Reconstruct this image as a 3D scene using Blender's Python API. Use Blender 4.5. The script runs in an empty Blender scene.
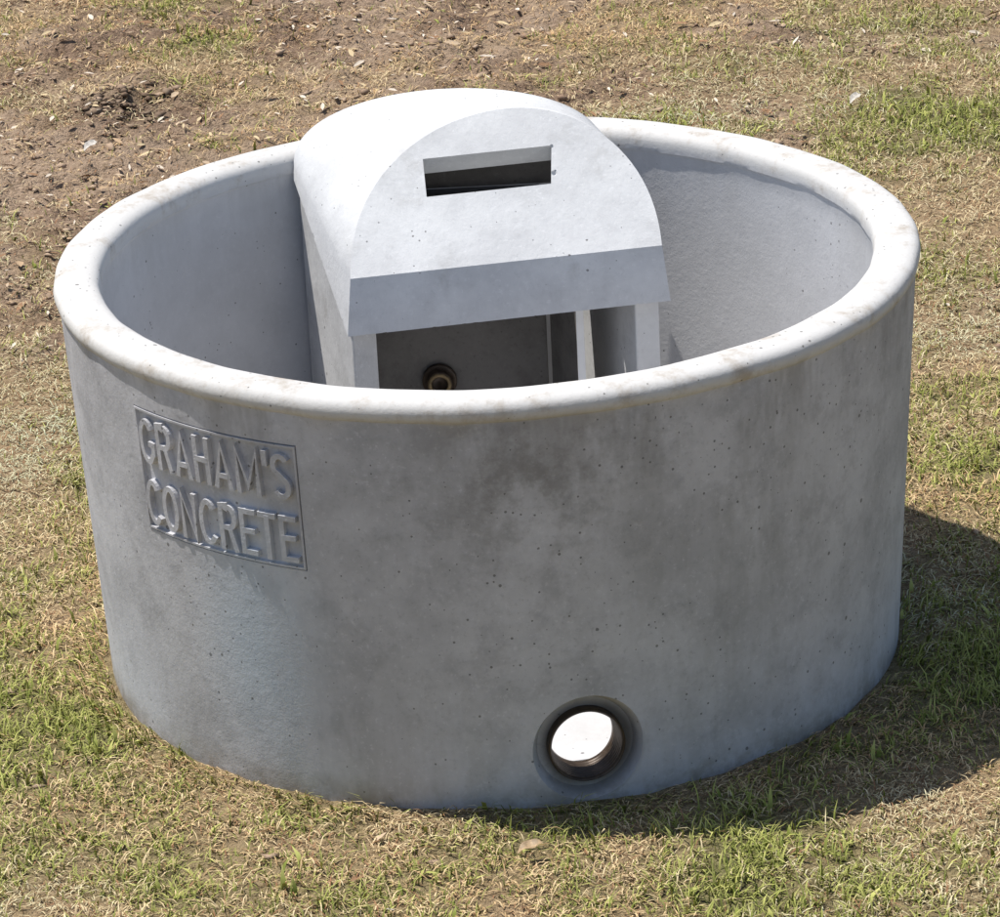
import bpy, bmesh, math, numpy as np
from mathutils import Vector, Matrix
rng=np.random.default_rng(7)
sc=bpy.context.scene
sc.view_settings.view_transform='Standard'; sc.view_settings.look='None'; sc.view_settings.exposure=0
R=0.9; H=0.89

# ------------------------------------------------------------------ helpers
def link(o):
    sc.collection.objects.link(o); return o
def mesh_obj(name,verts,faces,mat=None,smooth=False,parent=None):
    me=bpy.data.meshes.new(name); me.from_pydata([tuple(v) for v in verts],[],[tuple(f) for f in faces]); me.validate()
    bm=bmesh.new(); bm.from_mesh(me); bmesh.ops.recalc_face_normals(bm,faces=bm.faces); bm.to_mesh(me); bm.free()
    if smooth:
        me.polygons.foreach_set('use_smooth',[True]*len(me.polygons))
    o=link(bpy.data.objects.new(name,me))
    if mat: me.materials.append(mat)
    if parent: o.parent=parent
    return o
def big_mesh(name,V,quads=None,tris=None,cols=None,mat=None,smooth=False):
    me=bpy.data.meshes.new(name)
    V=np.asarray(V,dtype=np.float32)
    loops=[];tot=[]
    if quads is not None and len(quads): loops.append(quads.ravel()); tot.append(np.full(len(quads),4))
    if tris is not None and len(tris): loops.append(tris.ravel()); tot.append(np.full(len(tris),3))
    loops=np.concatenate(loops).astype(np.int32); tot=np.concatenate(tot).astype(np.int32)
    start=np.concatenate([[0],np.cumsum(tot)[:-1]]).astype(np.int32)
    me.vertices.add(len(V)); me.vertices.foreach_set('co',V.ravel())
    me.loops.add(len(loops)); me.loops.foreach_set('vertex_index',loops)
    me.polygons.add(len(tot)); me.polygons.foreach_set('loop_start',start); me.polygons.foreach_set('loop_total',tot)
    if smooth: me.polygons.foreach_set('use_smooth',np.ones(len(tot),dtype=bool))
    me.update(calc_edges=True)
    if cols is not None:
        ca=me.color_attributes.new('col','FLOAT_COLOR','POINT')
        c=np.ones((len(V),4),dtype=np.float32); c[:,:3]=cols
        ca.data.foreach_set('color',c.ravel())
    if mat: me.materials.append(mat)
    return link(bpy.data.objects.new(name,me))
_tab={}
def vnoise(x,y,seed=0):
    if seed not in _tab: _tab[seed]=np.random.default_rng(1000+seed).random((256,256))
    T=_tab[seed]
    xi=np.floor(x).astype(int); yi=np.floor(y).astype(int); fx=x-xi; fy=y-yi
    fx=fx*fx*(3-2*fx); fy=fy*fy*(3-2*fy)
    g=lambda a,b:T[a%256,b%256]
    return (g(xi,yi)*(1-fx)+g(xi+1,yi)*fx)*(1-fy)+(g(xi,yi+1)*(1-fx)+g(xi+1,yi+1)*fx)*fy
def fbm(x,y,s,seed=0,oct=4):
    r=0;a=1;t=0
    for i in range(oct):
        r=r+a*vnoise(x*s+17*i,y*s+5*i,seed+i); t+=a; a*=.55; s*=2.1
    return r/t
def sstep(a,b,v):
    t=np.clip((v-a)/(b-a),0,1); return t*t*(3-2*t)
def blob(x,y,cx,cy,rx,ry):
    return np.exp(-(((x-cx)/rx)**2+((y-cy)/ry)**2))
def bare(x,y):
    n=fbm(x,y,2.2,20,5)
    v=.82*blob(x,y,-1.15,3.7,1.4,1.3)+.8*blob(x,y,.7,5.2,2.2,.7)+.6*blob(x,y,1.5,2.3,.35,.5)+.45*blob(x,y,-1.6,2.2,.7,.5)+.6*blob(x,y,.2,3.6,.8,.7)+.45*blob(x,y,1.2,4.2,.8,.35)+.6*sstep(5.2,7.5,y)+.3*blob(x,y,1.3,-1.1,.4,.2)
    return sstep(.36,.95,v+(n-.5)*1.6)
def green(x,y):
    n=fbm(x,y,2.3,40); n2=fbm(x,y,9,50)
    v=.28+.42*blob(x,y,-1.0,-.55,.45,.6)+.5*blob(x,y,1.3,3.3,.7,.4)+.45*blob(x,y,-.7,5.0,.5,.25)+.45*blob(x,y,1.25,-.25,.5,.6)+.28*blob(x,y,0.1,-1.15,.9,.16)-.35*blob(x,y,1.2,-1.15,.4,.2)-.25*blob(x,y,1.3,2.0,.3,.8)-.3*blob(x,y,-1.25,1.2,.25,.4)-.25*blob(x,y,-.8,-1.3,.6,.12)+.25*blob(x,y,-.9,2.6,.25,.3)+.2*blob(x,y,-1.1,.1,.25,.5)  # blob right of the trough: lusher grass, also painting its cast shadow darker
    return np.clip(v+(n-.5)*1.4+(n2-.5)*1.1,0,1)*(1-.8*bare(x,y))
def gz(x,y):
    r=np.sqrt(x*x+y*y); near=sstep(.95,1.5,r)
    b=bare(x,y)
    h=(fbm(x,y,1.1,60,3)-.5)*.05*near+(fbm(x,y,14,70,3)-.5)*.018
    h=h+b*(fbm(x,y,9,80,5)-.5)*.10*near
    return h-.004

# ------------------------------------------------------------------ materials
def nodes(name):
    m=bpy.data.materials.new(name); m.use_nodes=True; nt=m.node_tree; nt.nodes.clear()
    out=nt.nodes.new('ShaderNodeOutputMaterial'); b=nt.nodes.new('ShaderNodeBsdfPrincipled')
    nt.links.new(b.outputs[0],out.inputs[0]); return m,nt,b,out
class N:
    def __init__(s,nt): s.nt=nt
    def coord(s):
        return s.nt.nodes.new('ShaderNodeTexCoord').outputs['Object']
    def map(s,v,scale=(1,1,1),loc=(0,0,0)):
        n=s.nt.nodes.new('ShaderNodeMapping'); n.inputs['Scale'].default_value=scale; n.inputs['Location'].default_value=loc
        s.nt.links.new(v,n.inputs['Vector']); return n.outputs[0]
    def noise(s,v,scale,detail=4,rough=.6,dist=0):
        n=s.nt.nodes.new('ShaderNodeTexNoise'); n.inputs['Scale'].default_value=scale; n.inputs['Detail'].default_value=detail
        n.inputs['Roughness'].default_value=rough; n.inputs['Distortion'].default_value=dist
        s.nt.links.new(v,n.inputs['Vector']); return n.outputs['Fac']
    def vor(s,v,scale,rand=1):
        n=s.nt.nodes.new('ShaderNodeTexVoronoi'); n.inputs['Scale'].default_value=scale; n.inputs['Randomness'].default_value=rand
        s.nt.links.new(v,n.inputs['Vector']); return n.outputs['Distance'],n.outputs['Color']
    def rng(s,v,a,b,c=0,d=1):
        n=s.nt.nodes.new('ShaderNodeMapRange'); n.interpolation_type='SMOOTHSTEP'
        for k,x in zip(('From Min','From Max','To Min','To Max'),(a,b,c,d)): n.inputs[k].default_value=x
        s.nt.links.new(v,n.inputs['Value']); return n.outputs[0]
    def math(s,op,a,b=0.0):
        n=s.nt.nodes.new('ShaderNodeMath'); n.operation=op
        for i,x in enumerate((a,b)):
            if isinstance(x,(int,float)): n.inputs[i].default_value=x
            else: s.nt.links.new(x,n.inputs[i])
        return n.outputs[0]
    def mix(s,f,a,b,mode='MIX'):
        n=s.nt.nodes.new('ShaderNodeMix'); n.data_type='RGBA'; n.blend_type=mode
        for i,x in ((0,f),(6,a),(7,b)):
            if isinstance(x,(int,float)): n.inputs[i].default_value=x
            elif isinstance(x,tuple): n.inputs[i].default_value=(*x,1)
            else: s.nt.links.new(x,n.inputs[i])
        return n.outputs[2]
    def bump(s,h,dist,strength=1,prev=None):
        n=s.nt.nodes.new('ShaderNodeBump'); n.inputs['Distance'].default_value=dist; n.inputs['Strength'].default_value=strength
        s.nt.links.new(h,n.inputs['Height'])
        if prev: s.nt.links.new(prev,n.inputs['Normal'])
        return n.outputs[0]
    def sep(s,v):
        n=s.nt.nodes.new('ShaderNodeSeparateXYZ'); s.nt.links.new(v,n.inputs[0]); return n.outputs
    def length(s,v):
        n=s.nt.nodes.new('ShaderNodeVectorMath'); n.operation='LENGTH'; s.nt.links.new(v,n.inputs[0]); return n.outputs['Value']
    def pt(s,v,p,rx,ry,rz):
        m=s.map(v,(1/rx,1/ry,1/rz),(-p[0]/rx,-p[1]/ry,-p[2]/rz))
        return s.rng(s.length(m),1,0,0,1)

def concrete(name,dark,light,basin=False,pit=1.0,grime=.3,mott=.5):
    m,nt,b,out=nodes(name); n=N(nt); c=n.coord()
    big=n.noise(c,2.6,5,.68); med=n.noise(c,9,5,.72); spk=n.noise(c,75,3,.8)
    base=n.mix(n.rng(big,.36,.64),dark,light)
    base=n.mix(n.rng(med,.44,.70,0,mott),base,tuple(x*.68 for x in dark))
    base=n.mix(n.rng(spk,.55,.72,0,.34*mott*2),base,tuple(x*.6 for x in dark))
    base=n.mix(n.rng(spk,.44,.30,0,.34),base,tuple(min(.8,x*1.28) for x in light))
    if basin:
        z=n.sep(c)[2]
        st=n.noise(n.map(c,(1,1,.25)),4.2,5,.75)
        wob=n.math('ADD',z,n.math('MULTIPLY',n.math('SUBTRACT',med,.5),.03))
        rim=n.rng(wob,.838,.868)
        rimc=n.mix(n.rng(med,.48,.70,0,.8),(.63,.615,.59),(.41,.355,.29))
        rimc=n.mix(n.rng(spk,.55,.75,0,.3),rimc,(.40,.37,.33))
        smear=n.math('MULTIPLY',n.rng(wob,.58,.84),n.rng(st,.46,.66))
        base=n.mix(n.math('MULTIPLY',smear,.52),base,(.23,.215,.20))
        pale=n.math('MULTIPLY',n.pt(c,(-.48,-.72,.33),.20,.3,.42),n.rng(st,.3,.6,.5,1))
        base=n.mix(n.math('MULTIPLY',pale,.7),base,(.51,.60,.69))
        pale2=n.math('MULTIPLY',n.rng(z,.38,.05),n.rng(st,.58,.38))
        base=n.mix(n.math('MULTIPLY',pale2,.55),base,(.62,.62,.67))
        damp=n.math('MULTIPLY',n.pt(c,(.05,-.88,.72),.34,.4,.30),n.rng(med,.36,.6))
        base=n.mix(n.math('MULTIPLY',damp,.5),base,(.20,.185,.165))
        damp2=n.math('MULTIPLY',n.pt(c,(.45,-.75,.50),.40,.5,.5),n.rng(st,.42,.6))
        base=n.mix(n.math('MULTIPLY',damp2,.42),base,(.26,.25,.235))
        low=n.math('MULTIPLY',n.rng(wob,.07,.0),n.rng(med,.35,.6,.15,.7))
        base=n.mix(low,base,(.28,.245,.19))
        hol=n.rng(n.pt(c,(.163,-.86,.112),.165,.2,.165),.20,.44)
        base=n.mix(n.math('MULTIPLY',hol,.84),base,(.11,.092,.075))  # dark brown paints both dirt and shade in the drain recess
        ins=n.rng(n.length(n.map(c,(1,1,0))),.828,.822)
        base=n.mix(n.math('MULTIPLY',ins,.62),base,(.60,.60,.60))
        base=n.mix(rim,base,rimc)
    else:
        base=n.mix(n.rng(med,.56,.76,0,grime),base,(.34,.31,.26))
    def holes(scale,thr,rad):
        d,cc=n.vor(c,scale); r_=n.sep(cc)[0]
        rr=n.math('MULTIPLY',n.rng(r_,thr,1.0,0.0,rad*pit),n.rng(big,.35,.62,.45,1.25))
        d=n.math('ADD',d,n.math('MULTIPLY',n.math('SUBTRACT',spk,.5),rad*1.1))
        return n.math('LESS_THAN',d,n.math('SUBTRACT',rr,.008))
    pits=n.math('MAXIMUM',holes(27,.60,.115),holes(70,.55,.18))
    base=n.mix(n.math('MULTIPLY',pits,.68),base,(.10,.095,.085))
    nt.links.new(base,b.inputs['Base Color'])
    b.inputs['Roughness'].default_value=.9; b.inputs['Specular IOR Level'].default_value=.15
    h=n.math('SUBTRACT',n.math('ADD',n.math('MULTIPLY',med,.5),n.math('MULTIPLY',spk,.28)),n.math('MULTIPLY',pits,.8))
    nt.links.new(n.bump(h,.004,.8),b.inputs['Normal'])
    return m
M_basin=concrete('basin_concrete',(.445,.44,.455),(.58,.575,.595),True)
M_hood=concrete('hood_concrete',(.60,.60,.60),(.70,.70,.695),pit=.7,grime=.2,mott=.25)
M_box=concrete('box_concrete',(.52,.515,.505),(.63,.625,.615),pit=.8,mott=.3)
M_shade=concrete('shade_dark_concrete',(.12,.112,.102),(.185,.175,.163),pit=.8)  # shade inside hood and box, painted into the concrete colour
def simple(name,col,rough=.5,metal=0,noise=.4,scale=60):
    m,nt,b,out=nodes(name); n=N(nt); c=n.coord()
    f=n.noise(c,scale,3,.65)
    nt.links.new(n.mix(n.rng(f,.35,.7,0,1),tuple(x*(1-noise) for x in col),col),b.inputs['Base Color'])
    b.inputs['Roughness'].default_value=rough; b.inputs['Metallic'].default_value=metal
    nt.links.new(n.bump(f,.001,.5),b.inputs['Normal']); return m
M_rubber=simple('dark_fitting',(.085,.058,.038),.4,.3)
M_brass=simple('brass',(.26,.19,.10),.55,.6)
M_white=simple('sunlit_edge_white',(.88,.88,.88),.6,0,.05,20)  # white stands in for sunlight on the divider's front edge

def vcol(name,rough=.8):
    m,nt,b,out=nodes(name)
    nt.nodes.remove(b); b=nt.nodes.new('ShaderNodeBsdfDiffuse'); nt.links.new(b.outputs[0],out.inputs[0])
    a=nt.nodes.new('ShaderNodeAttribute'); a.attribute_name='col'
    nt.links.new(a.outputs['Color'],b.inputs['Color'])
    return m
M_grass=vcol('grass_blades')
M_chunk=vcol('soil_clods'); M_leaf=vcol('leaf_litter_tissue')
def ground_mat():
    m,nt,b,out=nodes('turf_soil'); n=N(nt); c=n.coord()
    a=nt.nodes.new('ShaderNodeAttribute'); a.attribute_name='col'
    f1=n.noise(c,45,4,.75); f2=n.noise(c,220,2,.7)
    col=n.mix(n.rng(f1,.38,.75),a.outputs['Color'],n.mix(1.0,a.outputs['Color'],(.42,.38,.34),'MULTIPLY'))
    col=n.mix(n.rng(f2,.5,.75,0,.6),col,(.55,.43,.28))
    nt.links.new(col,b.inputs['Base Color']); b.inputs['Roughness'].default_value=.95; b.inputs['Specular IOR Level'].default_value=.1
    nt.links.new(n.bump(f1,.03,1),b.inputs['Normal']); return m
M_ground=ground_mat()

# ------------------------------------------------------------------ ground
def axis(lo,hi,step,far):
    a=list(np.arange(lo,hi+1e-6,step)); s=step; x=a[-1]; up=[]
    while x<far: s*=1.35; x+=s; up.append(x)
    s=step; x=a[0]; dn=[]
    while x>-far: s*=1.35; x-=s; dn.append(x)
    return np.array(dn[::-1]+a+up)
gx=axis(-2.8,2.8,.018,400); gy=axis(-2.4,7,.018,400)
X,Y=np.meshgrid(gx,gy); xf,yf=X.ravel(),Y.ravel()
Z=gz(xf,yf)
nx=len(gx); ny=len(gy)
idx=np.arange(nx*ny).reshape(ny,nx)
q=np.stack([idx[:-1,:-1],idx[:-1,1:],idx[1:,1:],idx[1:,:-1]],-1).reshape(-1,4)
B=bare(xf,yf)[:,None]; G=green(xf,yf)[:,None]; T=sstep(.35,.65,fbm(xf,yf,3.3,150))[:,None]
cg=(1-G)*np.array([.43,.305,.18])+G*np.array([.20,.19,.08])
cg=(1-B)*cg+B*((1-T)*np.array([.46,.335,.235])+T*np.array([.31,.21,.145]))
cg=cg*(1-.45*blob(xf,yf,-1.09,4.0,.12,.16)[:,None])
ground=big_mesh('ground',np.stack([xf,yf,Z],-1),quads=q,cols=cg,mat=M_ground,smooth=True)
ground['kind']='structure'; ground['label']='patchy dry lawn with bare brown earth'

# ------------------------------------------------------------------ grass
def blades(n,xr,yr,big=1.0):
    x=rng.uniform(*xr,n); y=rng.uniform(*yr,n)
    r=np.hypot(x,y); b=bare(x,y); clump=fbm(x,y,22,90,3)
    keep=(r>.866)&(rng.random(n)<(1-.80*b)*(.25+1.3*sstep(.3,.65,clump)))
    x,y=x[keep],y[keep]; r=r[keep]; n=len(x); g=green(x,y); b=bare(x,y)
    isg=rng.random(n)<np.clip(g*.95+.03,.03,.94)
    L=np.where(isg,rng.gamma(5,.0060,n),rng.gamma(4,.0066,n))*big
    L=np.clip(L*(.75+.5*g),.008,.08)
    W=np.where(isg,rng.uniform(.0018,.0042,n),rng.uniform(.0014,.0032,n))*big
    wd=isg&(rng.random(n)<.012); W=np.where(wd,rng.uniform(.007,.011,n),W); L=np.where(wd,rng.uniform(.03,.06,n),L)
    th=rng.uniform(0,2*np.pi,n)
    lean=np.where(isg,rng.uniform(.2,1.35,n),rng.uniform(.95,1.56,n))
    d=np.stack([np.cos(th),np.sin(th)],-1)
    inward=(d[:,0]*x+d[:,1]*y<0)&(r<.95); d[inward]*=-1
    s=np.stack([-d[:,1],d[:,0]],-1)
    z=gz(x,y)-.003+np.where(isg,0,rng.uniform(0,.010,n))
    sl,cl=np.sin(lean),np.cos(lean)
    base=np.stack([x,y,z],-1)
    mid=base+np.stack([d[:,0]*L*.5*sl*.7,d[:,1]*L*.5*sl*.7,L*.5*(cl*.8+.2)],-1)
    bend=np.clip(lean+.45,0,1.6)
    tip=mid+np.stack([d[:,0]*L*.5*np.sin(bend),d[:,1]*L*.5*np.sin(bend),L*.5*np.cos(bend)],-1)
    sv=np.concatenate([s,np.zeros((n,1))],1)*W[:,None]*.5
    V=np.stack([base-sv,base+sv,mid+sv*.85,mid-sv*.85,tip],1).reshape(-1,3)
    i=np.arange(n)*5
    q=np.stack([i,i+1,i+2,i+3],-1); t=np.stack([i+3,i+2,i+4],-1)
    k=rng.random((n,1)); k2=rng.random((n,1))
    cgr=(1-k)*np.array([.17,.21,.04])+k*np.array([.54,.54,.17])
    cst=(1-k)*np.array([.48,.33,.17])+k*np.array([.88,.72,.44])
    red=fbm(x,y,1.7,170)[:,None]
    cst=cst*(1+ (red-.5)*np.array([.3,-.3,-.7]))
    cst=np.where(k2<.16,np.array([.34,.18,.10]),cst)
    c=np.where(isg[:,None],cgr,cst)
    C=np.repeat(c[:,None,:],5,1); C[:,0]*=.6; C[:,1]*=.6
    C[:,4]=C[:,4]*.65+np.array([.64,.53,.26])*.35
    return V,q,t,C.reshape(-1,3)
parts=[blades(310000,(-1.75,1.9),(-1.75,2.2)),blades(190000,(-2.1,2.2),(2.2,5.6),big=1.1),blades(22000,(-3.0,-1.75),(-2.2,2.2),big=1.6),blades(22000,(1.9,3.1),(-2.2,2.2),big=1.6),blades(25000,(-3.0,3.2),(5.6,8),big=1.8),blades(14000,(-1.75,1.9),(-2.3,-1.75),big=1.4)]
off=0;VV=[];QQ=[];TT=[];CC=[]
for V,q,t,C in parts:
    VV.append(V);QQ.append(q+off);TT.append(t+off);CC.append(C);off+=len(V)
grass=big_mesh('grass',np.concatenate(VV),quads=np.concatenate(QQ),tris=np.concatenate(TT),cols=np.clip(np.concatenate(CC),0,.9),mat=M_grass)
grass['kind']='stuff'; grass['label']='short mown grass, green mixed with dry straw'

# ------------------------------------------------------------------ clods
def clods(n):
    x=rng.uniform(-2.4,2.5,n*6); y=rng.uniform(-1.7,6.5,n*6)
    keep=(np.hypot(x,y)>.93)&(rng.random(n*6)<(.012+bare(x,y)*.7*sstep(.4,.7,fbm(x,y,5,120)))); x=x[keep][:n]; y=y[keep][:n]; n=len(x)
    sz=np.clip(rng.gamma(1.4,.0028,n),.0015,.022)
    hp=rng.random(n)<.05
    hx=-1.09+rng.normal(0,.075,n); hy=4.0+rng.normal(0,.10,n)
    x=np.where(hp,hx,x); y=np.where(hp,hy,y); sz=np.where(hp,np.clip(rng.gamma(1.6,.0035,n),.002,.018),sz)
    o=np.array([[1,0,0],[-1,0,0],[0,1,0],[0,-1,0],[0,0,1],[0,0,-1]],float)
    a=np.concatenate([o,np.array([[.7,.7,.5],[-.7,.7,.5],[-.7,-.7,.5],[.7,-.7,.5]])])
    j=rng.uniform(.35,1.45,(n,10,1))
    P=a[None]*j*sz[:,None,None]*np.stack([rng.uniform(.6,2.2,n),rng.uniform(.6,1.4,n),rng.uniform(.5,1.1,n)],-1)[:,None,:]
    th=rng.uniform(0,6.28,n); c,s=np.cos(th)[:,None],np.sin(th)[:,None]
    P=np.stack([P[:,:,0]*c-P[:,:,1]*s,P[:,:,0]*s+P[:,:,1]*c,P[:,:,2]],-1)
    P+=np.stack([x,y,gz(x,y)+sz*.2+np.where(hp,rng.uniform(0,.028,n)*np.exp(-((x+1.09)**2+(y-4.0)**2)/.010),0)],-1)[:,None,:]
    f=[]
    ring=[0,6,2,7,1,8,3,9]
    for k in range(8):
        u,v=ring[k],ring[(k+1)%8]; f+= [[u,v,4],[v,u,5]]
    f=np.array(f); F=(f[None]+(np.arange(n)*10)[:,None,None]).reshape(-1,3)
    k=rng.random((n,1)); col=(1-k)*np.array([.29,.20,.14])+k*np.array([.50,.37,.26])
    col=np.where(hp[:,None],col*.62,col)
    return P.reshape(-1,3),F,np.repeat(col,10,0)
P,F,C=clods(11500)
cl=big_mesh('soil_clod_scatter',P,tris=F,cols=C,mat=M_chunk); cl['kind']='stuff'; cl['label']='crumbly brown earth clods and mulch'
# ------------------------------------------------------------------ litter
def litter(n):
    x=rng.uniform(-2.4,2.5,n*8); y=rng.uniform(-1.7,6.5,n*8)
    keep=(np.hypot(x,y)>.95)&(rng.random(n*8)<(.03+bare(x,y)*.8)); x=x[keep][:n]; y=y[keep][:n]; n=len(x)
    L=rng.uniform(.005,.018,n)*np.where(rng.random(n)<.12,1.8,1); W=L*rng.uniform(.10,.40,n)
    th=rng.uniform(0,6.28,n)
    d=np.stack([np.cos(th),np.sin(th),rng.uniform(-.25,.35,n)],-1); s=np.stack([-np.sin(th),np.cos(th),rng.uniform(-.5,.5,n)],-1)
    c=np.stack([x,y,gz(x,y)+.006+rng.uniform(0,.008,n)],-1); up=np.array([0,0,1.])
    Ld=d*L[:,None]; Ws=s*W[:,None]
    V=np.stack([c-Ld,c-Ld*.3-Ws+up*(W*.4)[:,None],c-Ld*.3+Ws+up*(W*.4)[:,None],c+Ld*.4-Ws*.8+up*(W*.3)[:,None],c+Ld*.4+Ws*.8+up*(W*.3)[:,None],c+Ld,c-Ld*.3,c+Ld*.4],1).reshape(-1,3)
    i=np.arange(n)*8
    t=np.concatenate([np.stack([i,i+6,i+1],-1),np.stack([i,i+2,i+6],-1),np.stack([i+7,i+5,i+3],-1),np.stack([i+7,i+4,i+5],-1)])
    q=np.concatenate([np.stack([i+1,i+6,i+7,i+3],-1),np.stack([i+6,i+2,i+4,i+7],-1)])
    pal=np.array([[.55,.42,.29],[.72,.62,.50],[.32,.19,.11],[.45,.32,.20],[.58,.46,.28]])
    col=pal[rng.integers(0,5,n)]*rng.uniform(.8,1.1,(n,1))
    return V,q,t,np.repeat(col,8,0)
V,q,t,C=litter(4200)
li=big_mesh('leaf_litter',V,quads=q,tris=t,cols=C,mat=M_leaf); li['kind']='stuff'; li['label']='small dry leaf and twig fragments'

def leaf(x,y,L,W,ang,col,label,name='dry_leaf',up=.018):
    m=simple('leaf_'+name,col,.6,0,.45,90); vs=[];fs=[];n=8
    for i in range(n+1):
        u=i/n; w=W*math.sin(math.pi*min(1,u*.96+.02))**.8*.5; cz=.010*math.sin(u*3.1)+.004*math.sin(u*9)
        vs+=[(u*L-L/2,-w,cz+w*.55),(u*L-L/2,0,cz),(u*L-L/2,w,cz+w*.45)]
    for i in range(n):
        a=i*3; fs+=[(a,a+3,a+4,a+1),(a+1,a+4,a+5,a+2)]
    o=mesh_obj(name,vs,fs,m,True)
    o.location=(x,y,float(gz(np.array([x]),np.array([y]))[0])+up); o.rotation_euler=(.25,-.15,ang)
    o['label']=label; o['category']='leaf'; o['group']='fallen leaves on the lawn'
leaf(-1.03,2.62,.085,.06,.7,(.36,.13,.05),'curled reddish brown dry leaf on bare earth','dry_leaf',.03)
leaf(-1.16,3.62,.06,.028,.9,(.74,.68,.60),'pale bleached dry leaf lying on brown earth')
leaf(1.02,-.95,.08,.030,2.4,(.20,.36,.08),'fresh green leaf lying on dry grass','green_leaf',.04)
leaf(.03,-1.08,.055,.026,.3,(.56,.39,.22),'tan dry leaf on the grass beside the trough','dry_leaf',.026)
leaf(1.12,3.62,.06,.026,1.0,(.74,.68,.58),'pale bleached dry leaf lying on brown earth','dry_leaf',.03)

# ------------------------------------------------------------------ trough
trough=link(bpy.data.objects.new('concrete_water_trough',None)); trough.empty_display_size=.3
trough['label']='round grey concrete water trough with hooded valve box on lawn'; trough['category']='water trough'
def rw(z): return .8590+.0440*(z/.83)
prof=[(0,-.03),(.859,-.03)]
for z in np.linspace(0,.842,27): prof.append((rw(z),z))
prof+=[(.9042,.8465),(.9075,.849),(.9105,.854),(.9125,.861),(.9128,.868),(.911,.876),(.907,.8825),(.900,.8873),(.889,.8905),(.870,.892),(.848,.8915),(.834,.889),(.824,.884),(.818,.877),(.815,.868),(.8145,.855),(.8145,.846),(.817,.843),(.8185,.838)]
for z in np.linspace(.80,.11,16): prof.append((.8185-.016*(.8-z)/.64,z))
prof+=[(.797,.08),(.789,.06),(.777,.047),(.757,.040),(.73,.037),(.4,.035),(0,.035)]
S=288; vs=[];fs=[]
ringi=[]
for (r,z) in prof:
    if r==0: ringi.append([len(vs)]); vs.append((0,0,z))
    else:
        ringi.append(list(range(len(vs),len(vs)+S)))
        for k in range(S):
            a=2*math.pi*k/S
            wob=1+.0012*math.sin(3*a+1)+.0008*math.sin(7*a)+(.0007*math.sin(23*a+2)+.0006*math.sin(41*a) if z>.845 else 0)
            vs.append((r*wob*math.cos(a),r*wob*math.sin(a),z+ (.0015*math.sin(5*a+.6)+.0006*math.sin(17*a) if z>.83 else 0)))
for A_,B_ in zip(ringi[:-1],ringi[1:]):
    for k in range(S):
        k2=(k+1)%S
        if len(A_)==1: fs.append((A_[0],B_[k2],B_[k]))
        elif len(B_)==1: fs.append((A_[k],A_[k2],B_[0]))
        else: fs.append((A_[k],A_[k2],B_[k2],B_[k]))
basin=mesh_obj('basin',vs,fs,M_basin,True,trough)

def cyl_between(p0,p1,r0,r1,n=64):
    p0,p1=Vector(p0),Vector(p1); d=(p1-p0).normalized(); u=d.cross(Vector((0,0,1))).normalized(); v=u.cross(d)
    vs=[]
    for p,r in ((p0,r0),(p1,r1)):
        for k in range(n):
            a=2*math.pi*k/n; vs.append(p+u*r*math.cos(a)+v*r*math.sin(a))
    fs=[(k,(k+1)%n,n+(k+1)%n,n+k) for k in range(n)]+[tuple(range(n)),tuple(range(n,2*n))]
    return vs,fs
ph=math.radians(10.4); dirn=Vector((math.sin(ph),-math.cos(ph),0)); zc=.115
def at(r): return dirn*r+Vector((0,0,zc))
def boolcut(target,cutters):
    for c in cutters:
        md=target.modifiers.new('b','BOOLEAN'); md.operation='DIFFERENCE'; md.object=c; md.solver='EXACT'
    dg=bpy.context.evaluated_depsgraph_get(); dg.update()
    me=bpy.data.meshes.new_from_object(target.evaluated_get(dg))
    target.modifiers.clear(); old=target.data; target.data=me; bpy.data.meshes.remove(old)
    for c in cutters:
        mm=c.data; bpy.data.objects.remove(c); bpy.data.meshes.remove(mm)
c1=mesh_obj('cut',*cyl_between(at(.76),at(1.0),.079,.079))
c2=mesh_obj('cut',*cyl_between(at(.826),at(.885),.098,.126))
def cylp(phi,r,z): return (r*math.sin(phi),-r*math.cos(phi),z)
pa,pb=math.radians(-53.0),math.radians(-25.5); n=24; vs=[];fs=[]
def ztilt(phi): return .019+.001*(phi-pa)/(pb-pa)
for i in range(n+1):
    p=pa+(pb-pa)*i/n; t_=ztilt(p)
    z0,z1=.489+t_,.761+t_
    vs+=[cylp(p,rw(z0)-.006,z0),cylp(p,1.0,z0),cylp(p,1.0,z1),cylp(p,rw(z1)-.006,z1)]
for i in range(n):
    a=i*4
    for k in range(4): fs.append((a+k,a+(k+1)%4,a+4+(k+1)%4,a+4+k))
fs+=[(0,1,2,3),(n*4,n*4+1,n*4+2,n*4+3)]
c3=mesh_obj('cut',vs,fs)
boolcut(basin,[c1,c2,c3])
basin.data.materials.clear(); basin.data.materials.append(M_basin)
bm=bmesh.new(); bm.from_mesh(basin.data)
for f in bm.faces: f.smooth=True
for e in bm.edges:
    if len(e.link_faces)==2 and e.calc_face_angle(0)>math.radians(35): e.smooth=False
bm.to_mesh(basin.data); bm.free()

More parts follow.
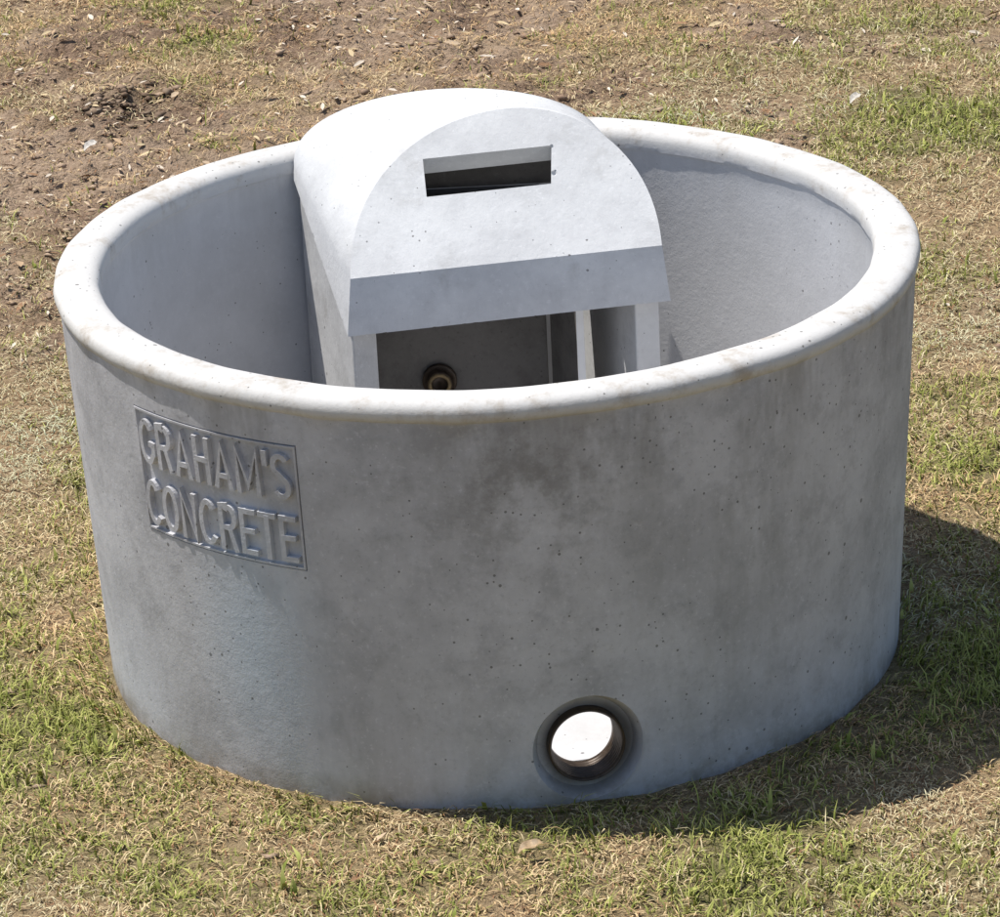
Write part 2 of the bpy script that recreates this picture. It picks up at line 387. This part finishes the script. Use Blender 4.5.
# lettering, built from strokes
STW=.165
def stroke_letter(ch):
    def arc(cx,cy,rx,ry,a0,a1,n=14):
        return [(cx+rx*math.cos(math.radians(a0+(a1-a0)*i/n)),cy+ry*math.sin(math.radians(a0+(a1-a0)*i/n))) for i in range(n+1)]
    h=STW/2; a,b_=h*.9,1-h*.9
    L={}
    L['G']=(.68,[arc(.34,.5,.34-h,.5-h*.9,40,318,22)+[(.68-h,.26),(.68-h,.46),(.40,.46)]])
    L['C']=(.66,[arc(.34,.5,.34-h,.5-h*.9,42,318,22)])
    L['O']=(.68,[arc(.34,.5,.34-h,.5-h*.9,90,450,28)])
    L['R']=(.64,[[(h,0),(h,b_),(.34,b_)]+arc(.34,.71,.64-h-.34,.29-h*.9,90,-90,12)+[(h,.49)],[(.38,.46),(.57,0)]])
    L['A']=(.68,[[(h*.9,0),(.34,b_),(.68-h*.9,0)],[(.17,.28),(.51,.28)]])
    L['H']=(.60,[[(h,0),(h,1)],[(.6-h,0),(.6-h,1)],[(h,.52),(.6-h,.52)]])
    L['M']=(.82,[[(h,0),(h,.93),(.41,.18),(.82-h,.93),(.82-h,0)]])
    L["'"]=(.16,[[(.08,.68),(.08,1)]])
    L['S']=(.60,[arc(.30,.735,.30-h,.265-h*.9,30,250,14)+[(.30,.5)]+arc(.30,.265,.30-h,.265-h*.9,70,-150,14)])
    L['N']=(.64,[[(h,0),(h,.95),(.64-h,.05),(.64-h,1)]])
    L['E']=(.54,[[(.54,b_),(h,b_),(h,a),(.54,a)],[(h,.52),(.50,.52)]])
    L['T']=(.58,[[(0,b_),(.58,b_)],[(.29,b_),(.29,0)]])
    return L[ch]
vs=[];fs=[]
def ribbon(pts,conv,hw,e_base,e_top,closed=False,fl=1.05):
    if (abs(pts[0][0]-pts[-1][0])+abs(pts[0][1]-pts[-1][1]))<1e-6: closed=True; pts=pts[:-1]
    m=len(pts); o_=len(vs); P=[Vector(p) for p in pts]
    for i in range(m):
        if closed: d0=(P[i]-P[i-1]).normalized(); d1=(P[(i+1)%m]-P[i]).normalized()
        else:
            d0=(P[i]-P[i-1]).normalized() if i>0 else None; d1=(P[i+1]-P[i]).normalized() if i<m-1 else None
            d0=d0 or d1; d1=d1 or d0
        t=(d0+d1)
        t=t.normalized() if t.length>1e-3 else d1
        nn=Vector((-t.y,t.x)); k=1/max(.55,abs(nn.dot(Vector((-d1.y,d1.x)))))
        for sg,e in ((-fl,e_base),(-.90,e_top),(.90,e_top),(fl,e_base)):
            q_=P[i]+nn*sg*hw*k; vs.append(conv(q_.x,q_.y,e))
    for i in range(m if closed else m-1):
        a=o_+i*4; c_=o_+((i+1)%m)*4
        for k in range(3): fs.append((a+k,a+k+1,c_+k+1,c_+k))
    if not closed:
        fs.append((o_,o_+1,o_+2,o_+3)); a=o_+(m-1)*4; fs.append((a,a+1,a+2,a+3))
arcw=(pb-pa)*.885
def put(text,z0,x0,w,hgt):
    cells=[stroke_letter(c) for c in text]; gap=.10
    tot=sum(c[0] for c in cells)+gap*(len(cells)-1); sx=w/tot; cur=0
    for cw,pl in cells:
        for si,p in enumerate(pl):
            pts=[((cur+a)*sx,b_*hgt) for a,b_ in p]
            lift=.0004*si
            def conv(x,z,e,x0=x0,z0=z0,lift=lift):
                phi=pa+(x+x0)/.885; zz=z0+z+ztilt(phi)
                return cylp(phi,rw(zz)+e+(lift if e>-.004 else 0),zz)
            ribbon(pts,conv,STW*.5*sx*1.06,-.0085,.0055)
        cur+=cw+gap
put("GRAHAM'S",.640,.014,arcw-.030,.102)
put("CONCRETE",.504,.012,arcw-.026,.104)
def bconv(x,z,e):
    return cylp(x/.885,rw(z)+e,z)
e=.005
tp=[(pa+e+(pb-pa-2*e)*i/24) for i in range(25)]
loop=[(p*.885,.761-e+ztilt(p)) for p in tp]+[(p*.885,.489+e+ztilt(p)) for p in tp[::-1]]
loop.append(loop[0])
ribbon(loop,bconv,.0024,-.0085,.0022)
lett=mesh_obj('lettering',vs,fs,M_basin,False,basin)
lett['label']='raised cast lettering in a sunken panel'

def sleeve(name,prof_,mat,parent,axis_at,n=72):
    d=axis_at(1)-axis_at(0); u=Vector((d.y,-d.x,0)).normalized(); v=Vector((0,0,1)); vs=[];fs=[]
    for (t,r) in prof_:
        p=axis_at(t)
        for k in range(n):
            a=2*math.pi*k/n; vs.append(p+u*r*math.cos(a)+v*r*math.sin(a))
    m=len(prof_)
    for i in range(m):
        for k in range(n):
            i2=(i+1)%m; fs.append((i*n+k,i*n+(k+1)%n,i2*n+(k+1)%n,i2*n+k))
    return mesh_obj(name,vs,fs,mat,True,parent)
pr=[(.846,.0792),(.850,.0775),(.850,.0755)]
t_=.847
while t_>.785:
    ri=.0745-(.847-t_)*.08
    pr+=[(t_,ri),(t_-.003,ri-.003),(t_-.005,ri-.003)]; t_-=.008
pr+=[(.780,.066),(.780,.0785)]
drain=sleeve('drain_fitting',pr,M_rubber,basin,at)

# ------------------------------------------------------------------ valve housing
house=link(bpy.data.objects.new('valve_housing',None)); house.parent=trough; house.empty_display_size=.1
def loft(cf,hf,yb,zb,dy,dz,cr,hr,yr,zr,hz,botf,botr,n=48,ex=.86):
    F=[];Rr=[]
    for k in range(n+1):
        a=math.pi-math.pi*k/n; c,s=math.cos(a),max(0,math.sin(a)); s2=s**ex if s>1e-6 else 0
        x=cf+hf*c+.014*s-.034*s*max(0,c); F.append((x,yb(x)+s2*dy,zb(x)+s2*dz)); Rr.append((cr+hr*c,yr,zr+hz*s2))
    F+= [botf[1],botf[0]]; Rr+=[botr[1],botr[0]]
    m=n+3; vs=F+Rr; fs=[(k,(k+1)%m,m+(k+1)%m,m+k) for k in range(m)]
    fs+=[tuple(range(n+1)),(0,n,n+1,n+2),tuple(range(m,m+n+1)),(m,m+n,m+n+1,m+n+2)]
    return vs,fs
yb=lambda x:.262+(x-.04)/.68*.05
zb=lambda x:.757+(x-.04)/.68*.024
BL=Vector((-.310,yb(-.30)-.006,.614)); BR=Vector((.400,yb(.38)-.006,.642)); RL=Vector((-.427,.690,.832))
vs,fs=loft(.044,.341,yb,zb,.282,.260,-.072,.352,.690,.858,.168,
   (tuple(BL),tuple(BR)),(tuple(RL),(.280,.690,.832)))
hood=mesh_obj('hood',vs,fs,M_hood,False,house); hood.data.materials.append(M_shade)
yi=lambda x:yb(x)+.062
zi=lambda x:zb(x)-.03
vs,fs=loft(.04,.288,yi,zi,.262,.236,-.072,.302,.640,.84,.125,
   ((-.25,yi(-.3)-.012,.3),(.335,yi(.38)-.012,.3)),((-.374,.640,.3),(.230,.640,.3)),ex=1.0)
ci=mesh_obj('cut',vs,fs,M_hood); ci.data.materials.append(M_shade)
for p_ in ci.data.polygons: p_.material_index=1  # inner faces get the colour darkened for shade
Xa=Vector((.68,.05,.024)).normalized(); Ua=Vector((0,.282,.260)).normalized(); Na=Xa.cross(Ua).normalized()
Sx=.014; c0=Vector((Sx,yb(Sx)+.60*.282,zb(Sx)+.60*.260))
vs=[]
for dn in (-.16,.06):
    for sx,su in ((-1,-1),(1,-1),(1,1),(-1,1)):
        vs.append(c0+Xa*sx*(.143-(.005 if su<0 else 0))+Ua*su*.048+Na*dn)
cs=mesh_obj('cut',vs,[(0,1,2,3),(4,5,6,7),(0,1,5,4),(1,2,6,5),(2,3,7,6),(3,0,4,7)],M_hood)
# chips broken out of the cast edges
vs=[];fs=[]
def chip(p,rad,sq=(1,1,1)):
    bmc=bmesh.new(); bmesh.ops.create_icosphere(bmc,subdivisions=2,radius=1.0)
    o_=len(vs)
    for v in bmc.verts:
        k=.75+.4*rng.random(); vs.append(Vector(p)+Vector((v.co.x*sq[0],v.co.y*sq[1],v.co.z*sq[2]))*rad*k)
    for f in bmc.faces: fs.append(tuple(o_+v.index for v in f.verts))
    bmc.free()
for u_ in (.06,.115,.27,.36,.395,.58,.66,.83,.90,.955):
    r_=rng.uniform(.0022,.0048); p=BL.lerp(BR,float(u_)); chip(p+Vector((0,-.001,-.001)),r_,(rng.uniform(1.2,3.0),.8,.8))
for u_ in (.10,.22,.41,.47,.63,.80):
    p=BL.lerp(RL,float(u_)+rng.uniform(-.01,.01)); chip(p+Vector((-.002,0,-.001)),rng.uniform(.004,.009),(.8,1.5,.9))
for sx,su in ((1,.95),(1.02,-.45)):
    chip(c0+Xa*sx*.143+Ua*su*.048,rng.uniform(.005,.008))
cc_=mesh_obj('cut',vs,fs,M_hood)
boolcut(hood,[ci,cs,cc_])
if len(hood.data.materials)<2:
    hood.data.materials.clear(); hood.data.materials.append(M_hood); hood.data.materials.append(M_shade)
bm=bmesh.new(); bm.from_mesh(hood.data); bmesh.ops.remove_doubles(bm,verts=bm.verts,dist=1e-5); bmesh.ops.dissolve_limit(bm,angle_limit=.01,verts=bm.verts,edges=bm.edges,delimit={'MATERIAL'})
for f in bm.faces: f.smooth=True
for e_ in bm.edges:
    if len(e_.link_faces)==2 and e_.calc_face_angle(0)>math.radians(14): e_.smooth=False
bm.to_mesh(hood.data); bm.free()
bv=hood.modifiers.new('bevel','BEVEL'); bv.width=.0022; bv.segments=1; bv.limit_method='ANGLE'; bv.angle_limit=math.radians(24); bv.use_clamp_overlap=True

def slab(name,pf,pr_,th,side,z0,zf,zr,mat,label=None):
    pf,pr_=Vector(pf),Vector(pr_); d=(pr_-pf).normalized(); nrm=Vector((d.y,-d.x))*side*th
    pts=[pf,pr_,pr_+nrm,pf+nrm]; zt=[zf,zr,zr,zf]
    vs=[(p.x,p.y,z0) for p in pts]+[(p.x,p.y,z) for p,z in zip(pts,zt)]
    o=mesh_obj(name,vs,[(0,1,2,3),(4,5,6,7),(0,1,5,4),(1,2,6,5),(2,3,7,6),(3,0,4,7)],mat,False,house)
    b_=o.modifiers.new('bevel','BEVEL'); b_.width=.004 if th>.03 else .001; b_.segments=2
    if label: o['label']=label
    return o
zf0=.033
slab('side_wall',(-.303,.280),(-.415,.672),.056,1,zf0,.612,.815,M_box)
slab('side_wall',(.376,.335),(.262,.745),.056,-1,zf0,.645,.825,M_hood)
slab('back_wall',(-.345,.615),(.130,.615),.05,-1,zf0,.80,.80,M_shade,'rear wall of the box, painted dark for its shade')
slab('divider',(.205,.412),(.150,.612),.012,-1,zf0,.66,.80,M_shade,'upright wall inside the box, painted dark for its shade')
slab('sunlit_edge_strip',(.193,.396),(.193,.410),.017,1,zf0,.655,.655,M_white,'thin strip on the upright edge, white in place of sunlight')
def ia(t): return Vector((-.12,.612-t,.357))
inlet=sleeve('inlet_fitting',[(0,.0),(0,.040),(.010,.040),(.012,.038),(.012,.03),(.030,.03),(.032,.028),(.032,.021),(.02,.018),(.02,.0)],M_rubber,house,ia,40)
sleeve('brass_bush',[(.02,.0185),(.034,.0185),(.035,.02),(.035,.0255),(.033,.0275),(.02,.0275)],M_brass,inlet,ia,40)

# ------------------------------------------------------------------ camera
cd=bpy.data.cameras.new('camera'); co=link(bpy.data.objects.new('camera',cd)); sc.camera=co
cd.sensor_width=36; cd.lens=4238.9/1000*36; cd.clip_end=2000; cd.clip_start=.1
pit,yaw,roll=.3854,.0010,-.0495
fw=Vector((math.sin(yaw)*math.cos(pit),math.cos(yaw)*math.cos(pit),-math.sin(pit)))
r=fw.cross(Vector((0,0,1))).normalized(); u=r.cross(fw)
r2=r*math.cos(roll)+u*math.sin(roll); u2=-r*math.sin(roll)+u*math.cos(roll)
m=Matrix((r2,u2,-fw)).transposed().to_4x4(); m.translation=Vector((0,-8.4547,2.9436+.8896))
co.matrix_world=m
# ------------------------------------------------------------------ light
sdir=Vector((-.34,.11,.89)).normalized()
ld=bpy.data.lights.new('sun','SUN'); ld.energy=5.0; ld.angle=math.radians(.5); ld.color=(1,.965,.91)
lo=link(bpy.data.objects.new('sun',ld)); lo.rotation_euler=sdir.to_track_quat('Z','Y').to_euler(); lo.location=(-3,1,8)
w=bpy.data.worlds.new('World'); sc.world=w; w.use_nodes=True; nt=w.node_tree
bg=nt.nodes.get('Background') or nt.nodes.new('ShaderNodeBackground')
sky=nt.nodes.new('ShaderNodeTexSky'); sky.sky_type='NISHITA'; sky.sun_disc=False
sky.sun_elevation=math.asin(sdir.z); sky.sun_rotation=math.atan2(sdir.x,sdir.y)%(2*math.pi)
nt.links.new(sky.outputs[0],bg.inputs['Color']); bg.inputs['Strength'].default_value=.11
